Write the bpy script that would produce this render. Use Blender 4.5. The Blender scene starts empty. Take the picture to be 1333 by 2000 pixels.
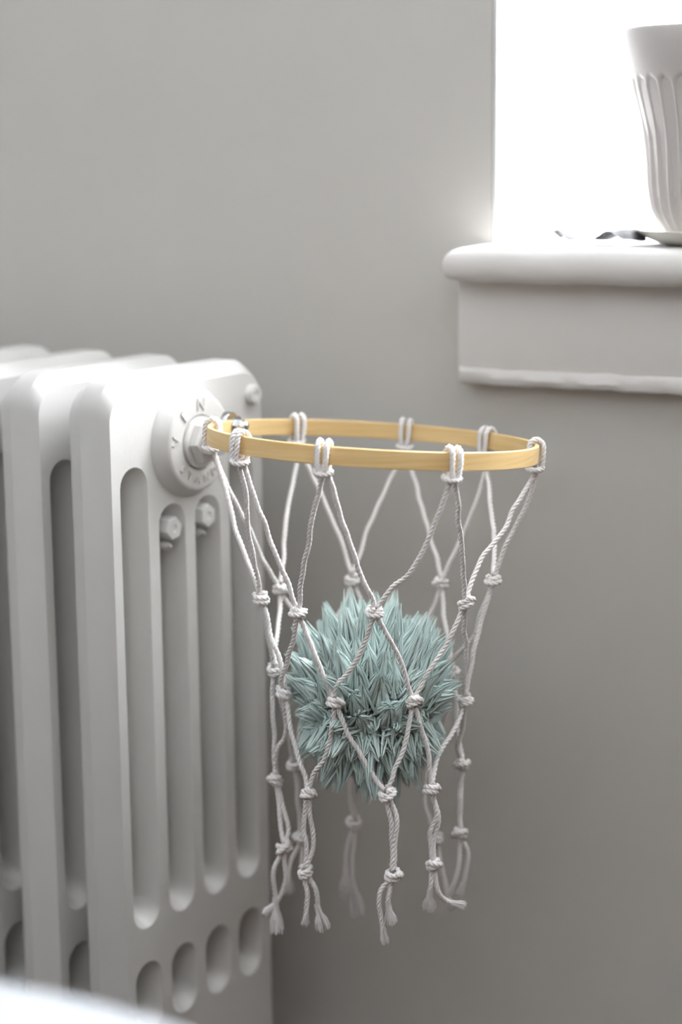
import bpy, bmesh, math, random
from mathutils import Vector, Matrix
random.seed(7)
C = bpy.context.scene.collection
sc = bpy.context.scene
PI = math.pi

# ---------------------------------------------------------------- camera
H = 0.80
cam = bpy.data.cameras.new('camera'); cam_ob = bpy.data.objects.new('camera', cam); C.objects.link(cam_ob)
cam.sensor_fit = 'VERTICAL'; cam.sensor_height = 36.0; cam.sensor_width = 24.0
cam.lens = 3800.0 / 2000.0 * 36.0
cam.clip_start = 0.02; cam.clip_end = 50
pitch, roll = 0.1882, -0.0109
Rv = Vector((1, 0, 0)); Fv = Vector((0, math.cos(pitch), -math.sin(pitch))); Uv = Rv.cross(Fv)
R2 = Rv * math.cos(roll) + Uv * math.sin(roll); U2 = -Rv * math.sin(roll) + Uv * math.cos(roll)
M = Matrix((R2, U2, -Fv)).transposed().to_4x4(); M.translation = Vector((0, 0, H))
cam_ob.matrix_world = M
cam.dof.use_dof = True; cam.dof.focus_distance = 1.262; cam.dof.aperture_fstop = 2.9
cam.dof.aperture_blades = 0
sc.camera = cam_ob

# ---------------------------------------------------------------- exposure
vs = sc.view_settings
vs.view_transform = 'Standard'; vs.look = 'None'; vs.gamma = 1.0; vs.exposure = 0.0; vs.use_curve_mapping = False
sc.cycles.caustics_reflective = False; sc.cycles.caustics_refractive = False

# ---------------------------------------------------------------- sky: even bright overcast
world = bpy.data.worlds.new('overcast_sky'); sc.world = world; world.use_nodes = True
wn = world.node_tree.nodes; wn.clear()
wo = wn.new('ShaderNodeOutputWorld'); wb = wn.new('ShaderNodeBackground')
wb.inputs[0].default_value = (0.93, 0.97, 1.0, 1); wb.inputs[1].default_value = 64.0
world.node_tree.links.new(wb.outputs[0], wo.inputs[0])

# ---------------------------------------------------------------- room frame: window wall runs along W, faces N
ANG = math.radians(27)
W = Vector((math.cos(ANG), -math.sin(ANG), 0)); N = Vector((-math.sin(ANG), -math.cos(ANG), 0)); P0 = Vector((0, 1.5, 0))
def rp(s, off, z): return P0 + W * s + N * off + Vector((0, 0, z))
ROOM = Matrix((W, N, Vector((0, 0, 1)))).transposed().to_4x4()      # left handed: (s, off, z)
S0, S1, OFF1, ZC = -1.05, 1.35, 2.15, 2.30           # room extents along the wall, into the room, ceiling
WIN1 = (0.131, 0.82, 0.7245, 2.15)                # visible window: s0, s1, z0, z1

def portal(name, loc, direction, up, sx, sy):
    l = bpy.data.lights.new(name, 'AREA'); l.shape = 'RECTANGLE'; l.size = sx; l.size_y = sy
    l.cycles.is_portal = True
    o = bpy.data.objects.new(name, l); C.objects.link(o)
    z = -direction.normalized(); y = up.normalized(); x = y.cross(z)
    m = Matrix((x, y, z)).transposed().to_4x4(); m.translation = loc; o.matrix_world = m
    return o
UP = Vector((0, 0, 1))
portal('window_portal', rp((WIN1[0] + WIN1[1]) / 2, -0.42, (WIN1[2] + WIN1[3]) / 2), N, UP, WIN1[1] - WIN1[0], WIN1[3] - WIN1[2])

# ---------------------------------------------------------------- helpers
def tag(o, label=None, cat=None, group=None, kind=None):
    if label: o['label'] = label
    if cat: o['category'] = cat
    if group: o['group'] = group
    if kind: o['kind'] = kind
    return o
def empty(name, loc=(0, 0, 0), rotz=0.0, parent=None):
    o = bpy.data.objects.new(name, None); C.objects.link(o); o.empty_display_size = 0.03
    o.location = loc; o.rotation_euler = (0, 0, rotz)
    if parent: o.parent = parent
    return o
def obj(name, bm, mat, parent=None, smooth=True, angle=35):
    me = bpy.data.meshes.new(name)
    bmesh.ops.recalc_face_normals(bm, faces=bm.faces[:])
    bm.to_mesh(me); bm.free()
    me.materials.append(mat)
    if smooth:
        for p in me.polygons: p.use_smooth = True
        me.set_sharp_from_angle(angle=math.radians(angle))
    o = bpy.data.objects.new(name, me); C.objects.link(o)
    if parent: o.parent = parent
    return o
def raw(name, V, F, mat, parent=None, smooth=True):
    me = bpy.data.meshes.new(name); me.from_pydata(V, [], F); me.update()
    me.materials.append(mat)
    if smooth: me.polygons.foreach_set('use_smooth', [True] * len(me.polygons))
    o = bpy.data.objects.new(name, me); C.objects.link(o)
    if parent: o.parent = parent
    return o
def box(bm, lo, hi, M=None, bevel=0.0, seg=2):
    vs_ = [bm.verts.new((x, y, z)) for x in (lo[0], hi[0]) for y in (lo[1], hi[1]) for z in (lo[2], hi[2])]
    fs = [bm.faces.new([vs_[i] for i in q]) for q in ((0, 1, 3, 2), (4, 6, 7, 5), (0, 4, 5, 1), (2, 3, 7, 6), (0, 2, 6, 4), (1, 5, 7, 3))]
    if bevel:
        es = list({e for f in fs for e in f.edges})
        r = bmesh.ops.bevel(bm, geom=es, offset=bevel, segments=seg, profile=0.5, affect='EDGES')
        vs_ = list({v for f in r['faces'] for v in f.verts} | {v for v in vs_ if v.is_valid})
    if M is not None:
        for v in vs_: v.co = M @ v.co
    return vs_
def rbox(bm, s, off, z, bevel=0.0, seg=2):
    """box given in the room frame"""
    T = Matrix.Translation(P0) @ ROOM
    return box(bm, (s[0], off[0], z[0]), (s[1], off[1], z[1]), T, bevel, seg)
def lathe(bm, prof, axis_o, e1, e2, e3, seg=32, rfun=None, caps=True):
    """prof: (radius, height along e3)"""
    rings = []
    for r, h in prof:
        ring = []
        for k in range(seg):
            a = 2 * PI * k / seg
            rr = rfun(r, h, a) if rfun else r
            ring.append(bm.verts.new(axis_o + e1 * (rr * math.cos(a)) + e2 * (rr * math.sin(a)) + e3 * h))
        rings.append(ring)
    for i in range(len(rings) - 1):
        for k in range(seg):
            bm.faces.new((rings[i][k], rings[i][(k + 1) % seg], rings[i + 1][(k + 1) % seg], rings[i + 1][k]))
    if caps:
        bm.faces.new(rings[0][::-1]); bm.faces.new(rings[-1])
    return rings

# ---------------------------------------------------------------- materials
def mat(name, color, rough=0.5, metal=0.0, noise=0.0, nscale=40, bump=0.0, bscale=200, bdist=0.001, coat=0.0, spec=0.5, sheen=0.0):
    m = bpy.data.materials.new(name); m.use_nodes = True
    nt = m.node_tree; b = nt.nodes['Principled BSDF']
    b.inputs['Base Color'].default_value = (*color, 1); b.inputs['Roughness'].default_value = rough
    b.inputs['Metallic'].default_value = metal; b.inputs['Coat Weight'].default_value = coat
    b.inputs['Specular IOR Level'].default_value = spec
    b.inputs['Sheen Weight'].default_value = sheen
    tc = nt.nodes.new('ShaderNodeTexCoord')
    if noise:
        n = nt.nodes.new('ShaderNodeTexNoise'); n.inputs['Scale'].default_value = nscale; n.inputs['Detail'].default_value = 4
        mx = nt.nodes.new('ShaderNodeMix'); mx.data_type = 'RGBA'
        mx.inputs[6].default_value = (*[c * (1 - noise) for c in color], 1); mx.inputs[7].default_value = (*[min(1, c * (1 + noise)) for c in color], 1)
        nt.links.new(tc.outputs['Object'], n.inputs['Vector']); nt.links.new(n.outputs['Fac'], mx.inputs[0])
        nt.links.new(mx.outputs[2], b.inputs['Base Color'])
    if bump:
        n2 = nt.nodes.new('ShaderNodeTexNoise'); n2.inputs['Scale'].default_value = bscale; n2.inputs['Detail'].default_value = 5
        bp = nt.nodes.new('ShaderNodeBump'); bp.inputs['Strength'].default_value = bump; bp.inputs['Distance'].default_value = bdist
        nt.links.new(tc.outputs['Object'], n2.inputs['Vector']); nt.links.new(n2.outputs['Fac'], bp.inputs['Height'])
        nt.links.new(bp.outputs['Normal'], b.inputs['Normal'])
    return m
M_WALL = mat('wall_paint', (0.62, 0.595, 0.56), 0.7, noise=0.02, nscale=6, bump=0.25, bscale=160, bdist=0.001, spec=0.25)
M_TRIM = mat('trim_paint', (0.80, 0.775, 0.755), 0.5, noise=0.02, nscale=15, bump=0.35, bscale=45, bdist=0.002)
M_JAMB = mat('jamb_plaster', (0.84, 0.84, 0.84), 0.6, bump=0.2, bscale=90)
M_PANEL = mat('added_dark_panel', (0.10, 0.065, 0.045), 0.45, noise=0.2, nscale=20, bump=0.1)  # for unseen panels added to cut bounce light near the floor
M_WALL2 = mat('room_paint', (0.82, 0.83, 0.84), 0.7, noise=0.02, nscale=6, bump=0.25, bscale=160, bdist=0.001, spec=0.25)  # unseen walls, made paler than the window wall to bounce more light
M_CEIL = mat('ceiling_paint', (0.75, 0.75, 0.74), 0.8, bump=0.1)
M_FLOOR = mat('floor_wood', (0.045, 0.03, 0.02), 0.5, noise=0.25, nscale=12, bump=0.1)
M_RAD = mat('radiator_enamel', (0.69, 0.675, 0.655), 0.33, noise=0.015, nscale=30, bump=0.3, bscale=110, bdist=0.0008)
M_CORD = mat('cotton_cord', (0.92, 0.885, 0.875), 0.9, noise=0.04, nscale=300, bump=0.3, bscale=1500, bdist=0.0006, spec=0.1, sheen=0.3)
M_CHROME = mat('chrome', (0.75, 0.75, 0.76), 0.08, metal=1.0)
M_POT = mat('matte_ceramic', (0.60, 0.56, 0.545), 0.6, bump=0.05)
M_SAUCER = mat('saucer_ceramic', (0.74, 0.72, 0.66), 0.4)
M_SCRAP = mat('grey_leaf', (0.09, 0.085, 0.09), 0.5, noise=0.5, nscale=60)
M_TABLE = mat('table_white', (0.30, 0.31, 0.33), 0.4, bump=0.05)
M_WFRAME = mat('window_paint', (0.82, 0.82, 0.82), 0.4)

def wood():
    m = mat('hoop_wood', (0.66, 0.43, 0.19), 0.5)
    nt = m.node_tree; b = nt.nodes['Principled BSDF']
    tc = nt.nodes.new('ShaderNodeTexCoord'); mp = nt.nodes.new('ShaderNodeMapping'); mp.inputs['Scale'].default_value = (14, 14, 420)
    n = nt.nodes.new('ShaderNodeTexNoise'); n.inputs['Scale'].default_value = 1.0; n.inputs['Detail'].default_value = 6
    cr = nt.nodes.new('ShaderNodeValToRGB')
    cr.color_ramp.elements[0].position = 0.3; cr.color_ramp.elements[0].color = (0.74, 0.49, 0.205, 1)
    cr.color_ramp.elements[1].position = 0.7; cr.color_ramp.elements[1].color = (0.86, 0.625, 0.31, 1)
    bp = nt.nodes.new('ShaderNodeBump'); bp.inputs['Strength'].default_value = 0.2; bp.inputs['Distance'].default_value = 0.0005
    L = nt.links
    L.new(tc.outputs['Object'], mp.inputs[0]); L.new(mp.outputs[0], n.inputs['Vector']); L.new(n.outputs['Fac'], cr.inputs[0])
    L.new(cr.outputs[0], b.inputs['Base Color']); L.new(n.outputs['Fac'], bp.inputs['Height']); L.new(bp.outputs['Normal'], b.inputs['Normal'])
    return m
M_WOOD = wood()
def yarn():
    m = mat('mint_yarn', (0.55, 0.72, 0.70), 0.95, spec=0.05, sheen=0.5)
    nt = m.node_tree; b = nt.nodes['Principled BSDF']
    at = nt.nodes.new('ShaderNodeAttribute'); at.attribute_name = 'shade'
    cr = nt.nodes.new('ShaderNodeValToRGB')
    cr.color_ramp.elements[0].color = (0.44, 0.665, 0.635, 1); cr.color_ramp.elements[1].color = (0.83, 0.97, 0.945, 1)  # dark core and roots, pale tips: shade between tufts put into the colour
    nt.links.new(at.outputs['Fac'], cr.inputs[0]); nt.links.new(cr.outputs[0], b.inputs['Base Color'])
    return m
M_YARN = yarn()
def glass():
    m = bpy.data.materials.new('window_glass'); m.use_nodes = True
    nt = m.node_tree; nt.nodes.clear()
    o = nt.nodes.new('ShaderNodeOutputMaterial'); mx = nt.nodes.new('ShaderNodeMixShader'); t = nt.nodes.new('ShaderNodeBsdfTransparent')
    g = nt.nodes.new('ShaderNodeBsdfGlossy'); g.inputs['Roughness'].default_value = 0.02; fr = nt.nodes.new('ShaderNodeFresnel'); fr.inputs[0].default_value = 1.45
    ge = nt.nodes.new('ShaderNodeNewGeometry'); sb = nt.nodes.new('ShaderNodeMath'); sb.operation = 'SUBTRACT'; sb.inputs[0].default_value = 1.0
    ml = nt.nodes.new('ShaderNodeMath'); ml.operation = 'MULTIPLY'
    L = nt.links; L.new(ge.outputs['Backfacing'], sb.inputs[1]); L.new(sb.outputs[0], ml.inputs[0]); L.new(fr.outputs[0], ml.inputs[1])
    L.new(ml.outputs[0], mx.inputs[0]); L.new(t.outputs[0], mx.inputs[1]); L.new(g.outputs[0], mx.inputs[2]); L.new(mx.outputs[0], o.inputs[0])
    return m
M_GLASS = glass()

# ================================================================ STRUCTURE
def struct(o): o['kind'] = 'structure'; return o
# window wall with its opening (0.4 m thick)
bm = bmesh.new()
TH = 0.40
rbox(bm, (S0 - .2, WIN1[0] - .004), (-TH, 0), (0, ZC))
rbox(bm, (WIN1[1] + .004, S1 + .2), (-TH, 0), (0, ZC))
rbox(bm, (WIN1[0] - .004, WIN1[1] + .004), (-TH, 0), (0, 0.70))
rbox(bm, (WIN1[0] - .004, WIN1[1] + .004), (-TH, 0), (WIN1[3] + .004, ZC))
struct(obj('wall_back', bm, M_WALL, smooth=False))
bm = bmesh.new(); rbox(bm, (S1, S1 + .2), (0, OFF1), (0, ZC)); struct(obj('wall_right', bm, M_WALL2, smooth=False))
bm = bmesh.new(); rbox(bm, (S0 - .2, S0), (0, OFF1), (0, ZC)); struct(obj('wall_left', bm, M_WALL2, smooth=False))
bm = bmesh.new(); rbox(bm, (S0 - .2, S1 + .2), (OFF1, OFF1 + .2), (0, ZC)); struct(obj('wall_front', bm, M_WALL2, smooth=False))
bm = bmesh.new(); rbox(bm, (S0 - .2, S1 + .2), (-.4, OFF1 + .2), (-.1, 0)); struct(obj('floor', bm, M_FLOOR, smooth=False))
bm = bmesh.new(); rbox(bm, (S0 - .2, S1 + .2), (-.4, OFF1 + .2), (ZC, ZC + .1)); struct(obj('ceiling', bm, M_CEIL, smooth=False))
bm = bmesh.new(); rbox(bm, (S0, S1), (0.0, 0.012), (0, 0.06), 0.004); struct(obj('baseboard_back', bm, M_TRIM, smooth=False))

WH = 1.35           # unseen dark panels added behind camera and at right, absorbing light low down
bm = bmesh.new(); rbox(bm, (S0, S1 - .02), (OFF1 - .02, OFF1), (0, WH), 0.004); struct(obj('unseen_panel_1', bm, M_PANEL, smooth=False))
bm = bmesh.new(); rbox(bm, (S1 - .02, S1), (0.02, OFF1), (0, WH), 0.004); struct(obj('unseen_panel_2', bm, M_PANEL, smooth=False))

# ---- visible window: jambs, sash, panes, sill, apron
win = struct(empty('window_1', rp(WIN1[0], 0, WIN1[2])))
def wpart(name, bm, m, par=win, angle=35):
    o = obj(name, bm, m, None, True, angle); o.parent = par
    o.matrix_parent_inverse = Matrix.Translation(-Vector(par.location)) if par is win else Matrix.Identity(4)
    return o
a0, a1, z0, z1 = WIN1
bm = bmesh.new(); rbox(bm, (a0 - .004, a0), (-TH, 0.0), (z0, z1), 0.0015); wpart('jamb', bm, M_JAMB)
bm = bmesh.new(); rbox(bm, (a1, a1 + .004), (-TH, 0.0), (z0, z1), 0.0015); wpart('jamb', bm, M_JAMB)
bm = bmesh.new(); rbox(bm, (a0 - .004, a1 + .004), (-TH, 0.0), (z1, z1 + .004)); wpart('head_lining', bm, M_JAMB)
FD0, FD1 = -0.375, -0.325
bm = bmesh.new()
for s_ in ((a0, a0 + .045), (a1 - .045, a1)): rbox(bm, s_, (FD0, FD1), (z0, z1), 0.004)
for z_ in ((z0, z0 + .05), (z1 - .05, z1)): rbox(bm, (a0 + .045, a1 - .045), (FD0, FD1), z_, 0.004)
wpart('window_frame', bm, M_WFRAME)
for zz in ((z0 + .05, (z0 + z1) / 2 - .02), ((z0 + z1) / 2 - .02, z1 - .05)):
    bm = bmesh.new()
    for s_ in ((a0 + .045, a0 + .085), (a1 - .085, a1 - .045)): rbox(bm, s_, (FD0 + .01, FD1 - .01), zz, 0.003)
    for z_ in ((zz[0], zz[0] + .045), (zz[1] - .04, zz[1])): rbox(bm, (a0 + .085, a1 - .085), (FD0 + .01, FD1 - .01), z_, 0.003)
    wpart('sash', bm, M_WFRAME)
    bm = bmesh.new(); rbox(bm, (a0 + .08, a1 - .08), (-.352, -.348), (zz[0] + .04, zz[1] - .035)); wpart('pane', bm, M_GLASS)
# sill board with a rounded, much painted nose
def wavy(bm, verts, amp, sc_):
    from mathutils import noise
    for v in verts: v.co += noise.noise_vector(v.co * sc_) * amp
def long_bar(s, prof, amp=0.0006, step=0.012, sc_=35, round_left=0.0):
    """profile (off, z) swept along the wall; the left end can be drawn in to a rounded end"""
    bm = bmesh.new(); n = max(2, int((s[1] - s[0]) / step)); rings = []
    ss = [s[0] + (s[1] - s[0]) * k / n for k in range(n + 1)]
    if round_left: ss = [s[0] + round_left * (1 - math.cos(k * PI / 16)) for k in range(8)] + [q for q in ss if q > s[0] + round_left]
    co = sum(p[0] for p in prof) / len(prof); cz = sum(p[1] for p in prof) / len(prof)
    for q in ss:
        f = 1.0
        if round_left and q < s[0] + round_left:
            t = 1 - (q - s[0]) / round_left; f = 0.35 + 0.65 * math.sqrt(max(0, 1 - t * t))
        rings.append([bm.verts.new(rp(q, o_ if o_ <= 0.0 else o_ * (0.75 + .25 * f), cz + (z_ - cz) * (f if z_ > cz else 0.6 + .4 * f))) for o_, z_ in prof])
    m_ = len(prof)
    for i in range(len(rings) - 1):
        for k in range(m_): bm.faces.new((rings[i][k], rings[i][(k + 1) % m_], rings[i + 1][(k + 1) % m_], rings[i + 1][k]))
    bm.faces.new(rings[0][::-1]); bm.faces.new(rings[-1])
    wavy(bm, bm.verts[:], amp, sc_)
    return bm
zs0, zs1, nose = 0.699, 0.7255, 0.045
prof = [(-0.002, zs0), (nose - .010, zs0)]
for k in range(9):
    a = -PI / 2 + PI * k / 8
    prof.append((nose - .010 + .010 * math.cos(a), (zs0 + zs1) / 2 + (zs1 - zs0) / 2 * math.sin(a)))
prof += [(-0.002, zs1)]
wpart('sill_nose', long_bar((0.104, 0.86), prof, round_left=0.032), M_TRIM)
bm = bmesh.new(); rbox(bm, (a0 - .003, a1 + .003), (-TH + .02, 0.0), (zs0 + .002, zs1)); wpart('sill_board', bm, M_JAMB)
prof = [(-0.002, .630), (0.014, .630), (0.0165, .636), (0.0165, .695), (0.014, .7), (-0.002, .7)]
wpart('apron', long_bar((0.1075, 0.85), prof, amp=.0005), M_TRIM)
prof = [(-0.002, .622), (.010, .6215), (.017, .623), (.0192, .627), (.0186, .632), (.0165, .6345), (-0.002, .635)]
wpart('apron_bead', long_bar((0.1085, 0.85), prof, amp=.0016, step=.006, sc_=70), M_TRIM)

# ================================================================ RADIATOR
RAD_O = Vector((-0.1551, 1.2879, 0)); RAD_YAW = 0.9541
DU = Vector((math.cos(RAD_YAW), math.sin(RAD_YAW), 0)); DV = Vector((-math.sin(RAD_YAW), math.cos(RAD_YAW), 0))
RW, RT, PITCH, NSEC = 0.1685, 0.044, 0.065, 7
ZT, ZB = 0.645, 0.085
rad = empty('radiator', RAD_O, RAD_YAW)
tag(rad, 'white painted cast iron column radiator standing below the wooden hoop', 'radiator')
def rrect(u0, u1, z0_, z1_, r, legs=False, k=8):
    P = []
    def arc(cu, cz, a0_, rr):
        for i in range(k + 1):
            a = a0_ + PI / 2 * i / k; P.append((cu + rr * math.cos(a), cz + rr * math.sin(a)))
    arc(u1 - r, z1_ - r, 0, r); arc(u0 + r, z1_ - r, PI / 2, r)
    if legs:
        P.extend([(u0, .012), (u0 + .004, .0), (u0 + .034, .0), (u0 + .038, .012), (u0 + .044, z0_), (u1 - .044, z0_), (u1 - .038, .012), (u1 - .034, .0), (u1 - .004, .0), (u1, .012)])
    else:
        arc(u0 + .02, z0_ + .02, PI, .02); arc(u1 - .02, z0_ + .02, 1.5 * PI, .02)
    return P
SLOT_U = [0.0240, 0.0632, 0.1025, 0.1418]
SLOTS = [(SLOT_U[0], .583, .251), (SLOT_U[1], .552, .251), (SLOT_U[2], .552, .251), (SLOT_U[3], .580, .251)]
FEET = [(u, .2245, .172) for u in SLOT_U]
HW = 0.0138
def stadium(uc, zhi, zlo, hw, ez, k=10):
    P = []
    for i in range(k + 1):
        a = PI * i / k; P.append((uc + hw * math.cos(a), zhi + ez - HW + HW * 1.0 * math.sin(a)))
    for i in range(k + 1):
        a = PI + PI * i / k; P.append((uc + hw * math.cos(a), zlo - ez + HW + HW * math.sin(a)))
    return P
def section_bm(v_off, legs):
    bm = bmesh.new()
    levels = [(0.0, .0014, .0095), (.003, .0003, .0062), (.010, 0, 0), (.026, 0, 0), (.0266, .0022, .0022), (.0425, .0080, .0100), (RT, .0104, .0124)]
    rings = []
    for v, si, ti in levels:
        rings.append([bm.verts.new((u, v + v_off, z)) for u, z in rrect(si, RW - si, ZB + (0 if legs else si), ZT - ti, .0245 - ti * .4, legs)])
    m_ = len(rings[0])
    for i in range(len(rings) - 1):
        for k in range(m_): bm.faces.new((rings[i][k], rings[i][(k + 1) % m_], rings[i + 1][(k + 1) % m_], rings[i + 1][k]))
    hl = [(0.0, 0.0004, .0004), (.0012, -.0006, -.0004), (.006, -.0030, -.0034), (.013, -.0060, -.0080), (.020, -.0072, -.0110), (.028, -.0060, -.0080), (.036, -.0026, -.0032), (RT, 0.0, 0.0)]
    hol = []
    for uc, zh, zl in SLOTS + FEET:
        hr = []
        for v, e, ez in hl: hr.append([bm.verts.new((u, v + v_off, z)) for u, z in stadium(uc, zh, zl, HW + e, ez)])
        n_ = len(hr[0])
        for i in range(len(hr) - 1):
            for k in range(n_): bm.faces.new((hr[i][k], hr[i + 1][k], hr[i + 1][(k + 1) % n_], hr[i][(k + 1) % n_]))
        hol.append(hr)
    for idx in (0, -1):
        es = []
        for loop in [rings[idx]] + [h[idx] for h in hol]:
            for k in range(len(loop)):
                e = bm.edges.get((loop[k], loop[(k + 1) % len(loop)]))
                es.append(e)
        bmesh.ops.triangle_fill(bm, edges=es, use_beauty=True, use_dissolve=False)
    return bm
for k in range(NSEC):
    obj('section', section_bm(k * PITCH, k in (0, NSEC - 1)), M_RAD, rad, True, 21)
EU, EV, EZ = Vector((1, 0, 0)), Vector((0, 1, 0)), Vector((0, 0, 1))
for k in range(NSEC - 1):
    for zc, r_ in ((.594, .030), (.128, .030)):
        bm = bmesh.new(); lathe(bm, [(r_, 0), (r_, PITCH - RT)], Vector((RW / 2, k * PITCH + RT, zc)), EU, EZ, EV, 28); obj('hub', bm, M_RAD, rad)
# boss with its ring of raised letters, bushing and plug
MU, MZ = 0.0826, 0.594
mo = Vector((MU, 0, MZ)); OUT = -EV
bm = bmesh.new()
lathe(bm, [(.0405, -.003), (.0395, .0015), (.0368, .0040), (.0345, .0100), (.0335, .0112), (.0318, .0117), (.0200, .0117), (.0192, .0108), (.0188, .0095), (.0165, .0095)], mo, EU, EZ, OUT, 56)
boss = obj('end_boss', bm, M_RAD, rad, True, 40)
bm = bmesh.new()
lathe(bm, [(.0183, .006), (.0183, .0125), (.0178, .0135), (.0120, .0140)], mo, EU, EZ, OUT, 40)
plug = obj('bushing', bm, M_RAD, rad, True, 30)
bm = bmesh.new(); lathe(bm, [(.0152, .0125), (.0152, .0185), (.0140, .0200), (.0095, .0200)], mo, EU, EZ, OUT, 6); obj('hex_bush', bm, M_RAD, plug, True, 20)
bm = bmesh.new()
T = Matrix.Translation(mo) @ Matrix.Rotation(math.radians(8), 4, 'Y')
box(bm, (-.0078, -.0288, -.0078), (.0078, -.018, .0078), T, .0014, 2); obj('square_plug', bm, M_RAD, plug)
def letters(txt, a_start, a_step, rad_, size, inward, parent):
    for i, ch in enumerate(txt):
        if ch == ' ': continue
        cu = bpy.data.curves.new('raised_letter', 'FONT'); cu.body = ch; cu.size = size; cu.extrude = .0006; cu.align_x = 'CENTER'; cu.align_y = 'CENTER'; cu.resolution_u = 3
        tmp = bpy.data.objects.new('raised_letter', cu); C.objects.link(tmp)
        bpy.context.view_layer.update()
        me = bpy.data.meshes.new_from_object(tmp.evaluated_get(bpy.context.evaluated_depsgraph_get()))
        bpy.data.objects.remove(tmp); bpy.data.curves.remove(cu)
        me.materials.clear(); me.materials.append(M_RAD)
        a = math.radians(a_start + a_step * i)
        rd = EU * math.cos(a) + EZ * math.sin(a)
        y_ = -rd if inward else rd
        x_ = y_.cross(OUT)
        m = Matrix((x_, y_, OUT)).transposed().to_4x4(); m.translation = mo + rd * rad_ + OUT * .0119
        o = bpy.data.objects.new('raised_letter', me); C.objects.link(o); o.parent = parent; o.matrix_local = m
letters('VEN', 172, -42, .0262, .0125, False, boss)
letters('STAND', 218, 21, .0262, .0085, True, boss)
# bleed boss, hexagon nuts with a small lug below each
bo = Vector((.1560, 0, .619)); bm = bmesh.new()
lathe(bm, [(.0078, -.002), (.0074, .0035), (.0062, .0050), (.0030, .0052), (.0024, .0042)], bo, EU, EZ, OUT, 24); obj('bleed_screw', bm, M_RAD, rad)
for uc, zc, rot in ((SLOT_U[1] + .0006, .5345, 0.2), (SLOT_U[2] - .0008, .5375, 0.45)):
    bm = bmesh.new(); e1 = EU * math.cos(rot) + EZ * math.sin(rot); e2 = EZ * math.cos(rot) - EU * math.sin(rot)
    lathe(bm, [(.0086, -.012), (.0088, .0002), (.0080, .0016), (.0032, .0018), (.0026, .0010)], Vector((uc, 0, zc)), e1, e2, OUT, 6)
    nut = obj('hex_nut', bm, M_RAD, rad, True, 25)
    bm = bmesh.new(); lathe(bm, [(.0045, -.040), (.0045, -.008)], Vector((uc, 0, zc)), EU, EZ, OUT, 14); obj('bolt_shank', bm, M_RAD, nut)
    bm = bmesh.new()
    lathe(bm, [(.0034, -.009), (.0034, -.005), (.0008, -.001)], Vector((uc - .001, 0, zc - .0128)), EU, EZ, OUT, 10); obj('lug', bm, M_RAD, nut)

# ================================================================ HOOP AND NET
HC = Vector((.02203, 1.28609, .60755)); HR = 0.1108; HT = 0.0030; HH = 0.0116
HN = Vector((.0682, .0642, 1)).normalized()
HA_ = Vector((0, 1, 0)).cross(HN).normalized(); HB_ = HN.cross(HA_)
hoop = empty('toy_basketball_hoop', HC)
tag(hoop, 'pale wooden hoop with a knotted white cotton cord net, fixed to the radiator end', 'basketball hoop')
IMV = Matrix.Translation(-HC)
def hp(o): o.matrix_parent_inverse = IMV; return o
bm = bmesh.new(); seg = 128
pr_ = [(HR - .0004, 0), (HR, -.0004), (HR, -HH + .0004), (HR - .0004, -HH), (HR - HT + .0004, -HH), (HR - HT, -HH + .0004), (HR - HT, -.0004), (HR - HT + .0004, 0)]
rings = []
for k in range(seg):
    a = 2 * PI * k / seg; er = HA_ * math.cos(a) + HB_ * math.sin(a)
    rings.append([bm.verts.new(er * r + HN * h) for r, h in pr_])
for k in range(seg):
    A_, B_ = rings[k], rings[(k + 1) % seg]
    for i in range(8): bm.faces.new((A_[i], B_[i], B_[(i + 1) % 8], A_[(i + 1) % 8]))
obj('rim', bm, M_WOOD, hoop, True, 40)
net = empty('net', (0, 0, 0), parent=hoop)
def catmull(P, step):
    P = [Vector(p) for p in P]
    if len(P) == 2: P = [P[0], (P[0] + P[1]) / 2, P[1]]
    Q = [P[0] * 2 - P[1]] + P + [P[-1] * 2 - P[-2]]
    out = []
    for i in range(1, len(Q) - 2):
        p0, p1, p2, p3 = Q[i - 1:i + 3]
        n = max(2, int((p2 - p1).length / step))
        for k in range(n):
            t = k / n
            out.append(0.5 * ((2 * p1) + (p2 - p0) * t + (2 * p0 - 5 * p1 + 4 * p2 - p3) * t * t + (3 * p1 - p0 - 3 * p2 + p3) * t ** 3))
    out.append(P[-1]); return out
def frames(pts, closed=False):
    n = len(pts); T = []
    for i in range(n):
        a = pts[i - 1] if (i > 0 or closed) else pts[i]; b = pts[(i + 1) % n] if (i < n - 1 or closed) else pts[i]
        T.append((b - a).normalized())
    up = Vector((0.3, 0.9, 0.2)); x = (up - T[0] * up.dot(T[0])).normalized(); X = [x]
    for i in range(1, n):
        x = (X[-1] - T[i] * X[-1].dot(T[i])).normalized(); X.append(x)
    return T, X
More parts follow.
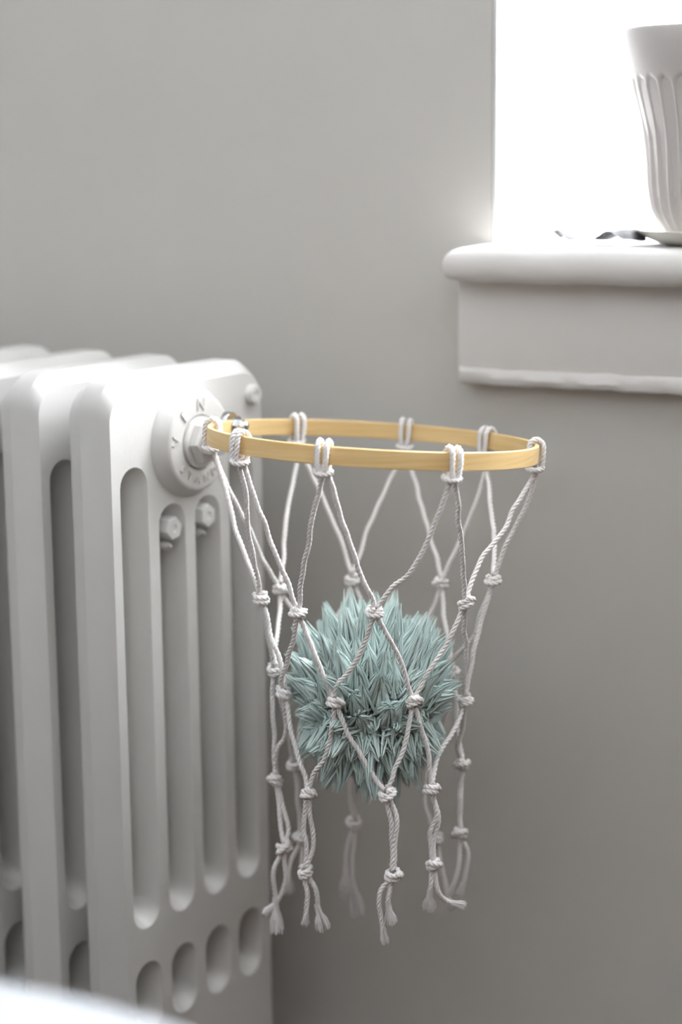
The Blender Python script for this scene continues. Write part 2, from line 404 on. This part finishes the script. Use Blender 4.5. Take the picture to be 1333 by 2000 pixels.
def twisted(V, F, pts, ply=3, ro=.00080, rp_=.00104, pitch_=.0105, ring=6, closed=False, phase=None):
    """a cord laid up from three twisted plies"""
    T, X = frames(pts, closed); n = len(pts)
    ph0 = random.random() * 6.28 if phase is None else phase
    L = 0.0; acc = [0.0]
    for i in range(1, n): L += (pts[i] - pts[i - 1]).length; acc.append(L)
    for p in range(ply):
        base = len(V)
        for i in range(n):
            Y = T[i].cross(X[i]); th = ph0 + 2 * PI * (acc[i] / pitch_ + p / ply)
            c = pts[i] + X[i] * (ro * math.cos(th)) + Y * (ro * math.sin(th))
            for k in range(ring):
                a = 2 * PI * k / ring
                V.append(c + X[i] * (rp_ * math.cos(a)) + Y * (rp_ * math.sin(a)))
        for i in range(n - 1 if not closed else n):
            j = (i + 1) % n
            for k in range(ring):
                F.append((base + i * ring + k, base + i * ring + (k + 1) % ring, base + j * ring + (k + 1) % ring, base + j * ring + k))
        if not closed:
            F.append(tuple(base + k for k in range(ring))[::-1]); F.append(tuple(base + (n - 1) * ring + k for k in range(ring)))
def wobble(P, amp):
    from mathutils import noise
    o = Vector((random.random() * 50, random.random() * 50, random.random() * 50)); n = len(P)
    return [p + noise.noise_vector(p * 70 + o) * amp * min(1, i / 6, (n - 1 - i) / 6) for i, p in enumerate(P)]
# world coordinates of the net: loop angles, knots, cords between them, loose ends (first number: frayed)
LOOP_ANGLES = [3.816, 4.411, 5.162, 6.263, 0.716, 1.326, 2.066, 2.993]
KNOTS = [[-0.0544, 1.2718, 0.4996], [-0.0285, 1.2281, 0.5001], [0.0211, 1.2089, 0.5049], [0.0809, 1.2387, 0.5028], [0.103, 1.2861, 0.5073], [0.071, 1.3488, 0.4912], [0.0074, 1.3618, 0.4919], [-0.0435, 1.3305, 0.4922], [-0.0468, 1.2861, 0.4462], [-0.0397, 1.2615, 0.4366], [-0.0052, 1.2276, 0.44], [0.0461, 1.2296, 0.4389], [0.0828, 1.2768, 0.4257], [0.0775, 1.317, 0.4352], [0.0385, 1.3469, 0.4312], [-0.0209, 1.3362, 0.4381], [-0.0241, 1.2418, 0.3722], [0.0279, 1.2254, 0.3773], [0.0582, 1.2392, 0.3757], [0.0824, 1.2973, 0.3735], [0.0566, 1.3372, 0.3661], [0.006, 1.3462, 0.3649], [-0.0351, 1.3193, 0.3676], [-0.0468, 1.2861, 0.3668], [-0.027, 1.2465, 0.3156], [0.032, 1.2277, 0.32], [0.0596, 1.2421, 0.3214], [0.0813, 1.2965, 0.3229], [0.0653, 1.3286, 0.3086], [0.0074, 1.3449, 0.3145], [-0.0309, 1.323, 0.311], [-0.0415, 1.2735, 0.3227]]
CORDS = [
[[-0.0641, 1.2171, 0.6003], [-0.0618, 1.2289, 0.58], [-0.0602, 1.246, 0.5498], [-0.0571, 1.2631, 0.5185], [-0.055, 1.2718, 0.5025]],
[[-0.0618, 1.2171, 0.6003], [-0.0543, 1.22, 0.5749], [-0.0435, 1.2236, 0.544], [-0.0357, 1.226, 0.5232], [-0.0301, 1.2281, 0.5039]],
[[-0.0857, 1.3024, 0.5946], [-0.0782, 1.2949, 0.5719], [-0.0707, 1.2851, 0.542], [-0.0611, 1.2771, 0.5189], [-0.0557, 1.2718, 0.5032]],
[[-0.0835, 1.3024, 0.5865], [-0.074, 1.31, 0.562], [-0.0626, 1.3183, 0.5352], [-0.0527, 1.3259, 0.5099], [-0.0449, 1.3305, 0.4952]],
[[-0.0112, 1.1805, 0.5994], [-0.014, 1.1878, 0.5853], [-0.0189, 1.198, 0.5655], [-0.0215, 1.2071, 0.5472], [-0.0255, 1.2171, 0.5267], [-0.0277, 1.2281, 0.5035]],
[[-0.0075, 1.1805, 0.5993], [-0.002, 1.1874, 0.5771], [0.0048, 1.1949, 0.5528], [0.0104, 1.2004, 0.5351], [0.0149, 1.2043, 0.5225], [0.0195, 1.2072, 0.5134], [0.0204, 1.2089, 0.5076]],
[[0.0672, 1.1865, 0.591], [0.0623, 1.1903, 0.5759], [0.0555, 1.195, 0.5571], [0.0476, 1.1994, 0.5398], [0.0396, 1.2028, 0.5275], [0.0315, 1.2054, 0.5204], [0.0227, 1.2089, 0.5079]],
[[0.071, 1.1865, 0.5926], [0.0735, 1.2002, 0.5706], [0.0769, 1.2186, 0.5404], [0.0796, 1.2346, 0.5131], [0.0805, 1.2387, 0.5059]],
[[0.13, 1.2839, 0.5802], [0.1171, 1.2726, 0.5615], [0.1061, 1.2624, 0.5446], [0.0936, 1.2532, 0.5311], [0.0864, 1.246, 0.519], [0.0819, 1.2387, 0.5059]],
[[0.131, 1.2839, 0.5802], [0.1244, 1.2846, 0.5575], [0.1166, 1.2851, 0.5417], [0.1098, 1.2856, 0.5275], [0.1054, 1.2859, 0.5151], [0.1037, 1.2861, 0.5105]],
[[0.1038, 1.3586, 0.5689], [0.1041, 1.3376, 0.5514], [0.1056, 1.3157, 0.5339], [0.103, 1.2861, 0.5109]],
[[0.1024, 1.3586, 0.5689], [0.0957, 1.3557, 0.5463], [0.0865, 1.3531, 0.5265], [0.0772, 1.3504, 0.5068], [0.0717, 1.3488, 0.4949]],
[[0.0511, 1.3934, 0.5681], [0.0568, 1.3811, 0.5476], [0.0628, 1.3668, 0.524], [0.0685, 1.3564, 0.5075], [0.0706, 1.3488, 0.4949]],
[[0.0407, 1.3934, 0.5682], [0.0292, 1.3833, 0.5456], [0.0196, 1.3749, 0.5267], [0.0138, 1.3676, 0.5094], [0.0082, 1.3618, 0.4965]],
[[-0.0241, 1.3834, 0.5725], [-0.0133, 1.3767, 0.5492], [-0.0043, 1.3706, 0.5278], [0.0028, 1.3655, 0.51], [0.0067, 1.3618, 0.4965]],
[[-0.0315, 1.3834, 0.5725], [-0.0367, 1.3662, 0.5476], [-0.0403, 1.3526, 0.5281], [-0.041, 1.3414, 0.5119], [-0.0431, 1.3305, 0.4967]],
[[-0.0534, 1.2718, 0.4954], [-0.0509, 1.2778, 0.4761], [-0.0493, 1.2826, 0.4605], [-0.0471, 1.2861, 0.4495]],
[[-0.0528, 1.2718, 0.4954], [-0.0485, 1.2684, 0.4767], [-0.0428, 1.2652, 0.4598], [-0.0392, 1.263, 0.4479], [-0.0393, 1.2615, 0.4394]],
[[-0.0432, 1.3305, 0.4878], [-0.0437, 1.3149, 0.474], [-0.0456, 1.2985, 0.4599], [-0.0464, 1.2861, 0.4495]],
[[-0.0418, 1.3305, 0.4878], [-0.0348, 1.3321, 0.4751], [-0.0286, 1.334, 0.4597], [-0.0216, 1.3362, 0.4412]],
[[-0.0295, 1.2281, 0.496], [-0.0334, 1.2406, 0.475], [-0.0373, 1.2503, 0.4584], [-0.0411, 1.2567, 0.4479], [-0.0403, 1.2615, 0.4394]],
[[-0.0272, 1.2281, 0.496], [-0.0198, 1.2279, 0.4764], [-0.0133, 1.2278, 0.4591], [-0.0085, 1.2277, 0.447], [-0.0062, 1.2276, 0.4432]],
[[0.0204, 1.2089, 0.5012], [0.0161, 1.2129, 0.4885], [0.0101, 1.218, 0.4719], [0.0033, 1.2218, 0.4606], [-0.0034, 1.2248, 0.453], [-0.0052, 1.2276, 0.4432]],
[[0.0223, 1.2089, 0.5012], [0.0283, 1.2136, 0.4881], [0.0349, 1.2185, 0.4749], [0.04, 1.2231, 0.4616], [0.0434, 1.2275, 0.4482], [0.0455, 1.2296, 0.442]],
[[0.0792, 1.2387, 0.4991], [0.0741, 1.2371, 0.4885], [0.0656, 1.2345, 0.472], [0.057, 1.2323, 0.4588], [0.0495, 1.2303, 0.4463], [0.0468, 1.2296, 0.442]],
[[0.0806, 1.2387, 0.4987], [0.0808, 1.248, 0.4822], [0.0825, 1.2571, 0.4658], [0.082, 1.2662, 0.4492], [0.0824, 1.2768, 0.4293]],
[[0.1024, 1.2861, 0.5034], [0.096, 1.2838, 0.4855], [0.0907, 1.2814, 0.4665], [0.0874, 1.2792, 0.4491], [0.0838, 1.2768, 0.4293]],
[[0.1017, 1.2861, 0.5034], [0.0952, 1.2965, 0.4806], [0.0905, 1.3045, 0.4623], [0.0838, 1.3096, 0.453], [0.0766, 1.3149, 0.4432], [0.0771, 1.317, 0.4382]],
[[0.0713, 1.3488, 0.4875], [0.0728, 1.3361, 0.4674], [0.0751, 1.3257, 0.4514], [0.0767, 1.317, 0.4382]],
[[0.0699, 1.3488, 0.4875], [0.0643, 1.3483, 0.4719], [0.0551, 1.3477, 0.4553], [0.0393, 1.3469, 0.4338]],
[[0.0081, 1.3618, 0.4882], [0.0135, 1.359, 0.4775], [0.0242, 1.3532, 0.4561], [0.0378, 1.3469, 0.4338]],
[[0.0066, 1.3618, 0.4882], [0.0035, 1.3569, 0.4781], [-0.0069, 1.3478, 0.4616], [-0.0202, 1.3362, 0.4408]],
[[-0.038, 1.2615, 0.4333], [-0.0354, 1.2552, 0.4145], [-0.0314, 1.2492, 0.3967], [-0.0264, 1.2446, 0.3838], [-0.0248, 1.2418, 0.3755]],
[[-0.0059, 1.2276, 0.4359], [-0.0078, 1.2317, 0.4179], [-0.0125, 1.236, 0.3989], [-0.0194, 1.239, 0.3874], [-0.0234, 1.2418, 0.3754]],
[[-0.0039, 1.2276, 0.4362], [0.003, 1.227, 0.4192], [0.0112, 1.2264, 0.4036], [0.0168, 1.2259, 0.3931], [0.0222, 1.2256, 0.3851], [0.0265, 1.2254, 0.3801]],
[[0.0451, 1.2296, 0.4347], [0.042, 1.2283, 0.4184], [0.0385, 1.2272, 0.403], [0.033, 1.2263, 0.3928], [0.0289, 1.2254, 0.3805]],
[[0.0471, 1.2296, 0.4347], [0.0519, 1.2324, 0.4187], [0.0561, 1.2354, 0.4019], [0.0579, 1.2392, 0.379]],
[[0.0817, 1.2768, 0.4217], [0.0759, 1.2667, 0.4097], [0.0685, 1.2576, 0.4], [0.0618, 1.2497, 0.3919], [0.0589, 1.2392, 0.3789]],
[[0.0831, 1.2768, 0.4217], [0.0822, 1.2847, 0.4041], [0.0792, 1.2916, 0.3891], [0.0801, 1.2948, 0.3818], [0.082, 1.2973, 0.3765]],
[[0.0778, 1.317, 0.4315], [0.0793, 1.3122, 0.418], [0.0792, 1.3038, 0.3945], [0.0827, 1.2973, 0.3765]],
[[0.0767, 1.317, 0.4315], [0.0715, 1.3272, 0.3987], [0.0577, 1.3372, 0.3691]],
[[0.0396, 1.3469, 0.4274], [0.0474, 1.3421, 0.3983], [0.0555, 1.3372, 0.3692]],
[[0.0374, 1.3469, 0.4274], [0.0236, 1.3465, 0.3934], [0.0075, 1.3462, 0.368]],
[[-0.0199, 1.3362, 0.4348], [-0.0076, 1.3415, 0.3991], [0.0046, 1.3462, 0.368]],
[[-0.0217, 1.3362, 0.4348], [-0.0286, 1.327, 0.3999], [-0.0343, 1.3193, 0.3706]],
[[-0.0462, 1.2861, 0.443], [-0.0409, 1.3027, 0.4073], [-0.0358, 1.3193, 0.3707]],
[[-0.0476, 1.2861, 0.443], [-0.0483, 1.2861, 0.4197], [-0.0473, 1.2861, 0.3978], [-0.0478, 1.2861, 0.3702]],
[[-0.0401, 1.2615, 0.4334], [-0.0385, 1.2683, 0.4159], [-0.0406, 1.2739, 0.4015], [-0.0451, 1.2782, 0.3911], [-0.0464, 1.2861, 0.3702]],
[[-0.0235, 1.2418, 0.3686], [-0.0223, 1.2432, 0.3538], [-0.0208, 1.2446, 0.3388], [-0.0241, 1.246, 0.3245], [-0.0263, 1.2465, 0.3188]],
[[-0.0255, 1.2418, 0.3687], [-0.0272, 1.2436, 0.3501], [-0.0254, 1.245, 0.335], [-0.0267, 1.2465, 0.3188]],
[[0.0282, 1.2254, 0.3738], [0.0308, 1.2262, 0.3557], [0.0314, 1.2269, 0.3412], [0.0313, 1.2277, 0.3233]],
[[0.0299, 1.2254, 0.3741], [0.0342, 1.226, 0.3611], [0.0338, 1.2267, 0.3448], [0.0323, 1.2277, 0.3233]],
[[0.0582, 1.2392, 0.3722], [0.0616, 1.2401, 0.3575], [0.0572, 1.241, 0.3428], [0.0589, 1.2421, 0.3246]],
[[0.0592, 1.2392, 0.3722], [0.0627, 1.2402, 0.3556], [0.0596, 1.2415, 0.3354], [0.06, 1.2421, 0.3246]],
[[0.082, 1.2973, 0.3698], [0.0813, 1.2969, 0.3483], [0.0809, 1.2965, 0.3263]],
[[0.0831, 1.2973, 0.3698], [0.0802, 1.2969, 0.3483], [0.0816, 1.2965, 0.3263]],
[[0.0574, 1.3372, 0.3622], [0.0578, 1.3323, 0.3324], [0.0606, 1.3307, 0.3233], [0.0653, 1.3286, 0.312]],
[[0.0056, 1.3462, 0.3611], [0.0039, 1.3455, 0.3362], [0.0067, 1.3449, 0.318]],
[[0.0067, 1.3462, 0.361], [0.0054, 1.3455, 0.3362], [0.0078, 1.3449, 0.318]],
[[-0.0348, 1.3193, 0.3638], [-0.0327, 1.3213, 0.3373], [-0.0312, 1.323, 0.3144]],
[[-0.0465, 1.2861, 0.3631], [-0.0448, 1.2809, 0.3479], [-0.0435, 1.277, 0.3363], [-0.0418, 1.2735, 0.3261]],
[[-0.0454, 1.2861, 0.3631], [-0.0406, 1.2798, 0.3445], [-0.0389, 1.2764, 0.3346], [-0.0407, 1.2735, 0.3261]]]
TAILS = [
[0, [-0.0278, 1.2465, 0.3119], [-0.0259, 1.2465, 0.298], [-0.0273, 1.2495, 0.2761]],
[1, [-0.0254, 1.2465, 0.3123], [-0.0196, 1.2465, 0.3016], [-0.0185, 1.2495, 0.2856], [-0.0151, 1.2495, 0.2741]],
[0, [0.0306, 1.2277, 0.3168], [0.0227, 1.2277, 0.3064], [0.024, 1.2307, 0.2893], [0.0263, 1.2307, 0.2703]],
[1, [0.0316, 1.2277, 0.3168], [0.0285, 1.2277, 0.3031], [0.0302, 1.2307, 0.2859]],
[1, [0.0582, 1.2421, 0.3181], [0.0572, 1.2421, 0.3043], [0.0566, 1.2451, 0.2892]],
[0, [0.0603, 1.2421, 0.3177], [0.0624, 1.2421, 0.3024], [0.0677, 1.2451, 0.2949], [0.0753, 1.2451, 0.2915], [0.0812, 1.2451, 0.2903]],
[0, [0.0824, 1.2965, 0.3195], [0.0863, 1.2965, 0.3077], [0.0847, 1.2995, 0.2899], [0.0808, 1.2995, 0.2762]],
[0, [0.0813, 1.2965, 0.3191], [0.0795, 1.2965, 0.2957], [0.0739, 1.2995, 0.2762]],
[0, [0.0664, 1.3286, 0.3051], [0.0715, 1.3286, 0.2755], [0.0769, 1.3316, 0.2519]],
[1, [0.0066, 1.3449, 0.3106], [0.0012, 1.3449, 0.2935], [0.0005, 1.3479, 0.2588]],
[1, [0.0081, 1.3449, 0.3106], [0.0056, 1.3449, 0.2856], [0.0058, 1.3479, 0.2647], [0.0094, 1.3479, 0.2428]],
[1, [-0.0321, 1.323, 0.3075], [-0.0393, 1.323, 0.2906], [-0.0412, 1.326, 0.2693]],
[0, [-0.0306, 1.323, 0.3071], [-0.0306, 1.323, 0.2847]],
[1, [-0.0433, 1.2735, 0.3194], [-0.0492, 1.2735, 0.3061], [-0.0486, 1.2765, 0.2861], [-0.0476, 1.2765, 0.2612]],
[0, [-0.0419, 1.2735, 0.319], [-0.0415, 1.2735, 0.2985], [-0.0461, 1.2765, 0.2835], [-0.0566, 1.2765, 0.2734]]]
def netpart(name, V, F): 
    return hp(raw(name, V, F, M_CORD, net))
# loops: two turns over the rim and a cross turn underneath
for ang in LOOP_ANGLES:
    er = HA_ * math.cos(ang) + HB_ * math.sin(ang); et = HN.cross(er)
    tl = random.uniform(-.06, .06)
    et2 = (et + HN * tl).normalized()
    V, F = [], []
    ri, ro_ = HR - HT, HR
    sec = [(ro_ + .0028, -.0155), (ro_ + .0032, -.008), (ro_ + .0027, .0000), (ro_ - .0005, .0027), (ri + .0005, .0027), (ri - .0026, .0000), (ri - .0030, -.008), (ri - .0022, -.0150), ((ri + ro_) / 2, -.0178)]
    for sg in (-1, 1):
        P = [HC + er * r + HN * h + et2 * (sg * (.00245 + (0.0004 if h > -.01 else -.0004))) for r, h in sec]
        P = catmull(P + [P[0]], .0013)[:-1]
        twisted(V, F, P, closed=True, ro=.00090, rp_=.00112, pitch_=.0085)
    P = [HC + er * ((ri + ro_) / 2 + .0052 * math.cos(t)) + et2 * (.0051 * math.sin(t)) + HN * (-.0160 + .0014 * math.sin(t + ang)) for t in [2 * PI * k / 22 for k in range(22)]]
    twisted(V, F, P, closed=True, ro=.00090, rp_=.00112, pitch_=.0085)
    netpart('loop', V, F)
for P in CORDS:
    V, F = [], []
    twisted(V, F, wobble(catmull(P, .0013), .0011)); netpart('cord', V, F)
def knot_curve(c, ax, sz):
    """an overhand knot: two snug turns and a turn crossing over them"""
    z = ax.normalized(); x = z.orthogonal().normalized(); x = Matrix.Rotation(random.random() * 6.28, 3, z) @ x; y = z.cross(x)
    P = []
    n = 40; hand = random.choice((-1, 1))
    for i in range(n + 1):
        t = i / n
        if t < .72:
            s_ = t / .72; a = s_ * 4 * PI * .95; r = .0030; h = .0021 - .0046 * s_
        else:
            s_ = (t - .72) / .28; a = 4 * PI * .95 + s_ * PI * 1.15; r = .0030 + .0014 * math.sin(PI * s_); h = -.0025 + .0049 * s_
        P.append(c + (x * (r * math.cos(a)) + y * (hand * r * math.sin(a)) + z * h) * sz)
    return P
for i, c in enumerate(KNOTS):
    V, F = [], []
    ax = Vector((random.uniform(-.38, .38), random.uniform(-.3, .3), 1))
    twisted(V, F, knot_curve(Vector(c), ax, random.uniform(1.12, 1.30)), ro=.00095, rp_=.00128, pitch_=.0085)
    netpart('knot', V, F)
for t in TAILS:
    fr, P = t[0], [Vector(p) for p in t[1:]]
    V, F = [], []
    Q = catmull(P, .0013); keep = .86 if not fr else .66
    n = int(len(Q) * keep); end = Q[n - 1]; tip = Q[-1]
    twisted(V, F, wobble(Q[:n], .0007))
    d = (tip - end); ln = d.length; d.normalize(); sx = d.orthogonal().normalized(); sy = d.cross(sx)
    spread = .0052 if fr else .0026
    for j in range(80 if fr else 40):
        a, r0 = random.random() * 6.28, math.sqrt(random.random())
        o_ = sx * math.cos(a) + sy * math.sin(a)
        l_ = ln * random.uniform(.82, 1.12)
        pts = [end + o_ * (r0 * .0017) - d * .003, end + o_ * (r0 * .0021) + d * l_ * .3, end + o_ * (r0 * (.0021 + spread) * .62) + d * l_ * .65, end + o_ * (r0 * (spread)) + d * l_ + sx * random.uniform(-.0008, .0008)]
        base = len(V)
        for q, w_ in zip(pts, (.0005, .0005, .00045, .0003)):
            for k in range(3): V.append(q + sx * (w_ * math.cos(2.09 * k)) + sy * (w_ * math.sin(2.09 * k)))
        for i in range(3):
            for k in range(3): F.append((base + i * 3 + k, base + i * 3 + (k + 1) % 3, base + i * 3 + 3 + (k + 1) % 3, base + i * 3 + 3 + k))
    netpart('frayed_end', V, F)
# fixing: chrome cup magnet on the radiator plug, bolt through the rim, domed nut inside
ax = Matrix.Rotation(math.radians(6), 3, 'Z') @ -DV
ax = (ax - HN * ax.dot(HN)).normalized()             # from the radiator towards the hoop centre
e2 = HN; e1 = e2.cross(ax)
pb = HC - HN * .0045 - ax * HR
bm = bmesh.new(); lathe(bm, [(.0092, -.0058), (.0096, -.0054), (.0096, -.0012), (.0092, -.0006), (.0035, -.0004)], pb - HC + HN * .0005, e1, e2, ax, 48); obj('cup_magnet', bm, M_CHROME, hoop, True, 35)
bm = bmesh.new(); lathe(bm, [(.0022, -.006), (.0022, .008)], pb - HC, e1, e2, ax, 16); obj('bolt', bm, M_CHROME, hoop)
bm = bmesh.new(); lathe(bm, [(.0068, HT + .0002), (.0068, HT + .0010), (.0060, HT + .0012)], pb - HC + HN * .001, e1, e2, ax, 32); washer = obj('washer', bm, M_CHROME, hoop)
bm = bmesh.new()
lathe(bm, [(.0050, HT + .0012), (.0050, HT + .0048)], pb - HC + HN * .001, e1, e2, ax, 6)
lathe(bm, [(.0043 * math.cos(t * PI / 16), HT + .0048 + .0052 * math.sin(t * PI / 16)) for t in range(8)] + [(.0003, HT + .0100)], pb - HC + HN * .001, e1, e2, ax, 28)
obj('domed_nut', bm, M_CHROME, hoop, True, 40)

# ================================================================ POM-POM
PC = Vector((.0190, 1.275, .4288)); PRX, PRZ = .0560, .0665
pom = empty('pom_pom', PC)
tag(pom, 'fluffy mint green yarn pom-pom ball dropping through the cord net', 'pom-pom')
bm = bmesh.new(); bmesh.ops.create_icosphere(bm, subdivisions=4, radius=1.0)
from mathutils import noise as _n
for v in bm.verts:
    k = .56 + .07 * _n.noise(v.co * 5); v.co = Vector((v.co.x * PRX * k, v.co.y * PRX * k, v.co.z * PRZ * k))
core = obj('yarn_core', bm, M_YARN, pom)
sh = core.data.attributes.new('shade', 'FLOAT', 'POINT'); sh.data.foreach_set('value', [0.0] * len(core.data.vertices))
V, F, SH = [], [], []
NT = 270; ga = PI * (3 - math.sqrt(5))
for i in range(NT):
    zz = 1 - 2 * (i + .5) / NT; rr = math.sqrt(1 - zz * zz); th = ga * i
    d0 = (Vector((rr * math.cos(th), rr * math.sin(th), zz)) + Vector([random.uniform(-.11, .11) for _ in range(3)])).normalized()
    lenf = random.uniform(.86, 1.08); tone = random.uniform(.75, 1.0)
    sweep = .48 * (1 - abs(zz)) * math.tanh((zz + .5) * 2.2) + random.uniform(-.08, .08)   # yarn ends stream vertically as the ball drops
    tip = Vector((d0.x * PRX, d0.y * PRX, d0.z * PRZ)) * lenf + Vector((0, 0, PRZ * sweep * .55))
    nf = 34
    ss = tip.normalized().orthogonal().normalized(); tt = tip.normalized().cross(ss)
    for j in range(nf):
        a = random.random() * 6.28; rad_ = math.sqrt(random.random())
        off = ss * (math.cos(a) * rad_) + tt * (math.sin(a) * rad_)
        root = d0 * (.45 * PRX) + off * .0045
        mid = d0 * (.80 * PRX) * 1.0 + Vector((0, 0, PRZ * sweep * .18)) + off * .0094
        e_ = tip + off * random.uniform(.0006, .0040) + tip.normalized() * random.uniform(-.009, .003)
        base = len(V)
        for (q, w_, s_) in ((root, .0008, 0.35), (mid, .0010, .75), (mid.lerp(e_, .6), .0009, .9), (e_, .0002, 1.0)):  # roots coloured darker than tips, as shade deep in the pile
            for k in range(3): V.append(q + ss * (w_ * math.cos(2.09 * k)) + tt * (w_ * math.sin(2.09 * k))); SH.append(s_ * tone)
        for q in range(3):
            for k in range(3): F.append((base + q * 3 + k, base + q * 3 + (k + 1) % 3, base + q * 3 + 3 + (k + 1) % 3, base + q * 3 + 3 + k))
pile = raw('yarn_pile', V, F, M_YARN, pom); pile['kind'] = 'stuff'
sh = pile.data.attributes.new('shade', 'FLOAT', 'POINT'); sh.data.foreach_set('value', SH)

# ================================================================ POT, SAUCER, LEAF ON THE SILL
pc = rp(.29, -.02, zs1)
sau = empty('saucer', pc); tag(sau, 'cream ceramic saucer under the fluted pot on the window sill', 'saucer')
bm = bmesh.new()
lathe(bm, [(.030, 0.0), (.032, .0), (.040, .0015), (.050, .0055), (.0570, .0102), (.0572, .0110), (.0562, .0112), (.049, .0072), (.040, .0042), (.002, .0036)], Vector(), EU, EV, EZ, 64); obj('dish', bm, M_SAUCER, sau)
pot = empty('plant_pot', pc + Vector((0, 0, .0042))); tag(pot, 'off-white ceramic pot with fluted sides and plain rim on the sill', 'pot')
prof = [(.032, .000), (.0345, .001), (.0365, .0055), (.0395, .0095), (.0434, .0150), (.0462, .0215), (.0478, .0285), (.0492, .039), (.0502, .052), (.0512, .064), (.0528, .0755), (.0548, .085), (.0568, .0925), (.0592, .101), (.0612, .108), (.0626, .1120), (.0636, .1155), (.0655, .123), (.0676, .132), (.0694, .1425), (.0694, .1440), (.0672, .1440), (.064, .128), (.058, .10), (.050, .07), (.046, .03), (.002, .012)]
NFL = 30
def flute(r, h, a):
    if h > .1140 or h < .006 or r < .04 and h > .03: return r
    x = (a * NFL / (2 * PI)) % 1.0
    g = 1 - abs(2 * x - 1)                     # sharp ridge, scooped valley
    dep = .0026 * min(1, (h - .006) / .012)
    top = .1140 - .006 * (1 - g) ** 2
    dep *= max(0, min(1, (top - h) / .004))
    return r - dep * math.sin(g * PI / 2)
out = prof[:20]
fine = []
for i in range(len(out) - 1):
    (r0, h0), (r1, h1) = out[i], out[i + 1]
    n = 3 if .095 < h1 < .12 else 1
    for k in range(n): fine.append((r0 + (r1 - r0) * k / n, h0 + (h1 - h0) * k / n))
fine.append(out[-1])
bm = bmesh.new(); lathe(bm, fine + [(.0688, .1446), (.0676, .1440)] , Vector(), EU, EV, EZ, NFL * 10, flute, caps=False)
obj('body', bm, M_POT, pot, True, 50)
bm = bmesh.new(); lathe(bm, [(.0676, .1440)] + prof[22:], Vector(), EU, EV, EZ, 64, caps=False); obj('inner_wall', bm, M_POT, pot)
bm = bmesh.new(); lathe(bm, [(.002, .0), (.030, .0), (.0345, .001)], Vector(), EU, EV, EZ, 64, caps=False); obj('base', bm, M_POT, pot)
# crinkled dry leaf
bm = bmesh.new(); nx, ny = 26, 8; G = []
for i in range(nx + 1):
    row = []
    for j in range(ny + 1):
        t = i / nx; q = j / ny - .5
        wdt = .030 * (.45 + .55 * math.sin(PI * min(1, t * .85 + .12)))
        zz = .0035 + .0042 * (1 + math.sin(t * 11 + q * 2.5)) * (0.35 + .65 * abs(math.sin(t * 5.2 + .6))) + .0022 * abs(q) * math.sin(t * 23)
        row.append(bm.verts.new(rp(.182 + .066 * t, .012 + q * wdt + .004 * math.sin(t * 7), zs1 + max(.0006, zz))))
    G.append(row)
for i in range(nx):
    for j in range(ny): bm.faces.new((G[i][j], G[i + 1][j], G[i + 1][j + 1], G[i][j + 1]))
bmesh.ops.solidify(bm, geom=bm.faces[:], thickness=.0005)
leaf = obj('dry_leaf', bm, M_SCRAP); tag(leaf, 'small crinkled grey dry leaf lying on the sill beside the saucer', 'leaf')

# ================================================================ ROUND TABLE IN THE FOREGROUND
TC = Vector((-.2559, .4035, 0)); TR, TZ = .328, .4839
tab = empty('side_table', TC); tag(tab, 'white round side table, only its blurred near edge showing below the radiator', 'table')
bm = bmesh.new()
lathe(bm, [(TR - .012, TZ - .030), (TR - .004, TZ - .028), (TR, TZ - .022), (TR, TZ - .008), (TR - .003, TZ - .002), (TR - .009, TZ)], Vector(), EU, EV, EZ, 96); obj('tabletop', bm, M_TABLE, tab, True, 60)
bm = bmesh.new(); lathe(bm, [(.07, TZ - .045), (.07, TZ - .030)], Vector(), EU, EV, EZ, 32); obj('top_plate', bm, M_TABLE, tab)
bm = bmesh.new(); lathe(bm, [(.03, .02), (.024, .05), (.022, .25), (.024, TZ - .045)], Vector(), EU, EV, EZ, 24); obj('pedestal', bm, M_TABLE, tab)
bm = bmesh.new(); lathe(bm, [(.19, 0), (.19, .008), (.17, .014), (.03, .022)], Vector(), EU, EV, EZ, 64); obj('base', bm, M_TABLE, tab)
